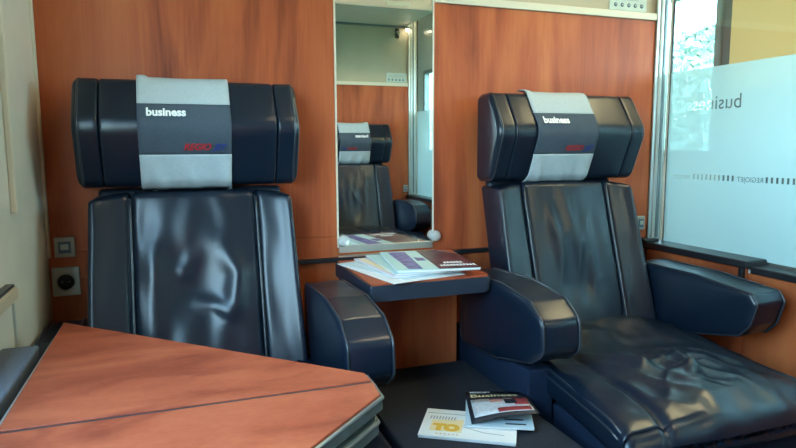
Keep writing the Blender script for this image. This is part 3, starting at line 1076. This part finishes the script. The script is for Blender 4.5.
# reading lamp in the far corner under the luggage rack (seen in the mirror)
rl = empty('reading_lamp', (1.515, YO + 0.03, 1.755))
tag(rl, 'small glowing reading lamp in the rack corner, seen in the mirror', 'lamp')
lathe('housing', [(0.018, 0.0), (0.022, -0.012), (0.014, -0.016)], (0, 0, 0.0), 'z', M['grey'], rl, 14)
lathe('bulb', [(0.013, -0.016), (0.013, -0.022), (0.004, -0.028)], (0, 0, 0.0), 'z', M['lamp'], rl, 14)

# unseen corridor lamps, added to warm and brighten the ochre wall
for y, lb in ((-3.0, 'farthest added warm strip lamp on the corridor ceiling behind the opposite wall'), (-0.6, 'added warm strip lamp on the corridor ceiling right outside the frosted glass'), (1.6, 'added warm strip lamp on the corridor ceiling past the mirror wall')):
    c2 = empty('added_corridor_lamp', (1.97, y, ZC))
    tag(c2, lb, 'lamp', 'added corridor ceiling lamps')
    box('housing', -0.12, 0.12, -0.35, 0.35, -0.03, 0.0, M['grey'], c2, 0.006)
    box('diffuser', -0.09, 0.09, -0.32, 0.32, -0.04, -0.030, M['lamp2'], c2, 0.004)

# ------------------------------------------------------------------ magazines
def sheet(name, cx, cy, z, w, h, rot, th, label, cat='magazine', cover=None, group=None, page=None):
    """slab of pages with a cover; local x = width, y = height"""
    r = empty(name, (cx, cy, z), R(rot))
    tag(r, label, cat, group)
    box('pages', -w / 2, w / 2, -h / 2, h / 2, 0.0, th, page or M['paper'], r, min(0.0012, th * 0.3), 1)
    box('cover', -w / 2 - 0.0005, w / 2 + 0.0005, -h / 2 - 0.0005, h / 2 + 0.0005, th, th + 0.0008, cover or M['paper'], r)
    return r

def patch(r, name, pts, z, mat):
    n = len(pts)
    vs = [(p[0], p[1], z) for p in pts] + [(p[0], p[1], z + 0.0004) for p in pts]
    fs = [tuple(range(n))[::-1], tuple(range(n, 2 * n))] + [(i, (i + 1) % n, n + (i + 1) % n, n + i) for i in range(n)]
    return meshobj(name, vs, fs, mat, r)

def label_text(r, body, x, y, z, width, mat, offset=0.0, shear=0.0, spacing=1.0, name='lettering', rot=0, sy=1.0):
    tv, tf = text_mesh(body, 0.03, offset, shear, spacing)
    xs = [v.x for v in tv]
    k = width / (max(xs) - min(xs))
    return meshobj(name, [(x + (v.x - min(xs)) * k, y + v.y * k * sy, z) for v in tv], tf, mat, r)

# white brochure on the platform
m1 = sheet('brochure', 0.5775, -0.552, 0.3455, 0.184, 0.121, -31.9, 0.006, 'white brochure with yellow block letters lying flat on the platform', 'brochure')
zt = 0.0070
patch(m1, 'yellow_block', [(-0.074, -0.038), (-0.012, -0.038), (-0.012, 0.018), (-0.074, 0.008)], zt, M['yellow_pale'])
label_text(m1, 'TO', -0.070, -0.034, zt + 0.0006, 0.054, M['yellow'], offset=0.0028, sy=1.05)
for k in range(9):
    patch(m1, 'heading_stroke', [(-0.080 + k * 0.006, 0.012), (-0.0775 + k * 0.006, 0.012), (-0.0765 + k * 0.006, 0.026), (-0.079 + k * 0.006, 0.026)], zt + 0.0006, M['greyink'])
for k in range(6):
    patch(m1, 'footer_stroke', [(-0.060 + k * 0.008, -0.050), (-0.056 + k * 0.008, -0.050), (-0.056 + k * 0.008, -0.0475), (-0.060 + k * 0.008, -0.0475)], zt, M['yellow'])
patch(m1, 'rule', [(-0.088, 0.040), (0.07, 0.040), (0.07, 0.0415), (-0.088, 0.0415)], zt, M['greyink'])
patch(m1, 'tint_band', [(-0.091, 0.0425), (0.088, 0.0425), (0.088, 0.0600), (-0.091, 0.0600)], zt, M['yellow_pale'] if False else M['paper'])
def line(r, pts, w, mat, z):
    for (a, b_) in zip(pts[:-1], pts[1:]):
        d = Vector((b_[0] - a[0], b_[1] - a[1])); d.normalize()
        nn = Vector((-d.y, d.x)) * w / 2
        patch(r, 'drawn_line', [(a[0] - nn.x, a[1] - nn.y), (b_[0] - nn.x, b_[1] - nn.y), (b_[0] + nn.x, b_[1] + nn.y), (a[0] + nn.x, a[1] + nn.y)], z, mat)
line(m1, [(-0.01, -0.005), (0.015, 0.028), (0.06, 0.030), (0.085, 0.012)], 0.0012, M['greyink'], zt)
line(m1, [(0.005, 0.0), (0.018, 0.022)], 0.0016, M['greyink'], zt)
line(m1, [(-0.012, -0.012), (0.03, -0.030), (0.07, -0.034)], 0.0012, M['greyink'], zt)
line(m1, [(0.030, 0.004), (0.045, 0.014), (0.060, 0.004), (0.045, -0.006), (0.030, 0.004)], 0.001, M['greyink'], zt)

# booklet resting on the brochure
m2 = sheet('booklet', 0.668, -0.516, 0.3545, 0.132, 0.165, -27, 0.004, 'dark booklet with a photo cover resting on the white brochure', 'booklet', cover=M['paper_blue'])
patch(m2, 'dark_bar', [(0.010, -0.050), (0.048, -0.050), (0.048, -0.045), (0.010, -0.045)], 0.0050, M['ink'])
patch(m2, 'dark_bar', [(0.012, -0.070), (0.052, -0.070), (0.052, -0.065), (0.012, -0.065)], 0.0050, M['ink'])
# lifted front cover: a bent sheet hinged at its left edge
fcv = empty('front_cover', (0.004, 0.008, 0.0055))
fcv.parent = m2
fcv.rotation_euler = (0, 0, R(6))
def bent(name, x0, x1, y0, y1, dz, mat, nx=10):
    vs, fs = [], []
    for i in range(nx + 1):
        x = x0 + (x1 - x0) * i / nx
        for j in range(5):
            y = y0 + (y1 - y0) * j / 4
            u = (x + 0.066) / 0.132
            w = (0.08 - y) / 0.16
            z = 0.022 * u * w + 0.006 * math.sin(math.pi * u) * w
            vs.append((x, y, z + dz))
    for i in range(nx):
        for j in range(4):
            fs.append((i * 5 + j, (i + 1) * 5 + j, (i + 1) * 5 + j + 1, i * 5 + j + 1))
    return vs, fs
def bentobj(name, x0, x1, y0, y1, dz, mat, th=0.0006):
    vs, fs = bent(name, x0, x1, y0, y1, dz, mat)
    o = meshobj(name, vs, fs, mat, m2, smooth=True)
    o.location = fcv.location; o.rotation_euler = fcv.rotation_euler
    md = o.modifiers.new('t', 'SOLIDIFY'); md.thickness = th; md.offset = 1
    return o
bentobj('front_cover_sheet', -0.066, 0.066, -0.080, 0.080, 0.0, M['ink'], 0.0012)
bentobj('cover_photo', -0.058, 0.060, -0.060, 0.030, 0.0016, M['shirt'])
bentobj('photo_red_wall', 0.028, 0.058, -0.020, 0.028, 0.0026, M['redprint'])
bentobj('photo_face', -0.020, 0.006, 0.004, 0.022, 0.0026, M['skin'])
bentobj('photo_hair', -0.020, 0.008, 0.020, 0.028, 0.0028, M['maroon'])
bentobj('photo_dark_jacket', 0.010, 0.034, -0.012, 0.018, 0.0030, M['ink'])
bentobj('photo_table', -0.010, 0.056, -0.058, -0.034, 0.0026, M['redprint'])
def bent_text(body, x, y, width, mat, offset=0.0, sy=1.0):
    tv, tf = text_mesh(body, 0.03, offset)
    xs = [v.x for v in tv]; k = width / (max(xs) - min(xs))
    out = []
    for v in tv:
        X = x + (v.x - min(xs)) * k; Yy = y + v.y * k * sy
        u = (X + 0.066) / 0.132; w = (0.08 - Yy) / 0.16
        out.append((X, Yy, 0.022 * u * w + 0.006 * math.sin(math.pi * u) * w + 0.0030))
    o = meshobj('lettering', out, tf, mat, m2)
    o.location = fcv.location; o.rotation_euler = fcv.rotation_euler
bent_text('Business', -0.056, 0.040, 0.100, M['yellow_pale'], 0.0006, 0.8)
bent_text('REGIOJET', -0.056, 0.066, 0.045, M['print_white'], 0.001)
bpy.data.objects.remove(fcv)

for r_ in (m1, m2):
    for c_ in r_.children:
        c_.data.transform(Matrix.Scale(1.1, 4)); c_.location = c_.location * 1.1
# loose leaflets and magazines on the small table
G = 'magazines on the small table'
z = TZ + 0.0005
sheet('leaflet', 0.545, -0.195, z, 0.21, 0.297, 12, 0.0015, 'white leaflet at the bottom of the fanned pile on the small table', 'leaflet')
z += 0.0025
sheet('leaflet', 0.556, -0.180, z, 0.20, 0.275, 20, 0.0020, 'pale blue leaflet second from the bottom of the fanned pile', 'leaflet', cover=M['paper_blue'])
z += 0.003
q = sheet('magazine', 0.575, -0.178, z, 0.20, 0.270, 5, 0.0035, 'pale lilac magazine fanned out in the middle of the pile', 'magazine', cover=M['paper_pink'])
patch(q, 'yellow_stripe', [(-0.09, -0.10), (-0.075, -0.10), (-0.075, 0.12), (-0.09, 0.12)], 0.0045, M['yellow_pale'])
z += 0.0045
sheet('magazine', 0.600, -0.180, z, 0.205, 0.280, -2, 0.0045, 'thick white magazine right under the dark topmost one', 'magazine', cover=M['paper_teal'])
z += 0.0055
t = sheet('magazine', 0.625, -0.196, z, 0.21, 0.275, -9, 0.006, 'topmost magazine with purple picture and dark maroon cover half', 'magazine', cover=M['paper_teal'])
zz = 0.0070
patch(t, 'maroon_half', [(0.0, -0.137), (0.105, -0.137), (0.105, 0.06), (0.06, 0.137), (0.0, 0.137)], zz, M['maroon'])
patch(t, 'purple_photo', [(-0.075, -0.125), (-0.040, -0.128), (-0.035, 0.12), (-0.085, 0.12)], zz, M['purple'])
patch(t, 'dark_patch', [(-0.030, -0.02), (-0.006, -0.02), (-0.006, 0.02), (-0.030, 0.03)], zz, M['purple'])
patch(t, 'wood_tone_corner', [(0.066, 0.137), (0.105, 0.137), (0.105, 0.068)], zz, M['wood_table'])
rnd = random.Random(3)
for row, (x0, n) in enumerate(((0.030, 6), (0.012, 11))):
    for k in range(n):
        h = 0.016 + rnd.random() * 0.006
        yy = -0.070 - row * 0.036
        xx = x0 + k * 0.0085
        patch(t, 'title_stroke', [(xx, yy), (xx + 0.0062, yy), (xx + 0.0055, yy + h), (xx + 0.001, yy + h)], zz + 0.0005, M['print_white'])

# ------------------------------------------------------------------ outside the corridor windows
gd = struct(box('ground', -60, 60, -60, 60, -1.3, -1.2, M['green']))
def tree(x, y, h, label, seed):
    rn = random.Random(seed)
    r = empty('tree', (x, y, -1.2))
    tag(r, label, 'tree', 'trees beyond the corridor windows')
    lathe('trunk', [(0.16, 0.0), (0.12, h * 0.4), (0.05, h * 0.8)], (0, 0, 0), 'z', M['bark'], r, 8)
    vs, fs = [], []
    for k in range(2600):
        a = rn.random() * 6.283; zz = rn.random()
        rad = (0.32 * h) * math.sin(math.pi * (0.12 + 0.8 * zz)) * math.sqrt(rn.random())
        p = Vector((rad * math.cos(a), rad * math.sin(a), h * (0.3 + 0.72 * zz)))
        s = 0.10 + 0.10 * rn.random()
        u = Vector((rn.uniform(-1, 1), rn.uniform(-1, 1), rn.uniform(-1, 1))).normalized() * s
        v = Vector((rn.uniform(-1, 1), rn.uniform(-1, 1), rn.uniform(-1, 1))).normalized() * s
        n0 = len(vs)
        vs += [p - u, p + v * 0.6, p + u, p - v * 0.6]
        fs.append((n0, n0 + 1, n0 + 2, n0 + 3))
    o = meshobj('foliage', vs, fs, M['leaf'], r)
    o['kind'] = 'stuff'
tree(13.5, 11.5, 5.2, 'nearer pale leafy tree beyond the corridor window', 1)
tree(17.0, 17.5, 5.6, 'farther leafy tree beyond the corridor window', 2)
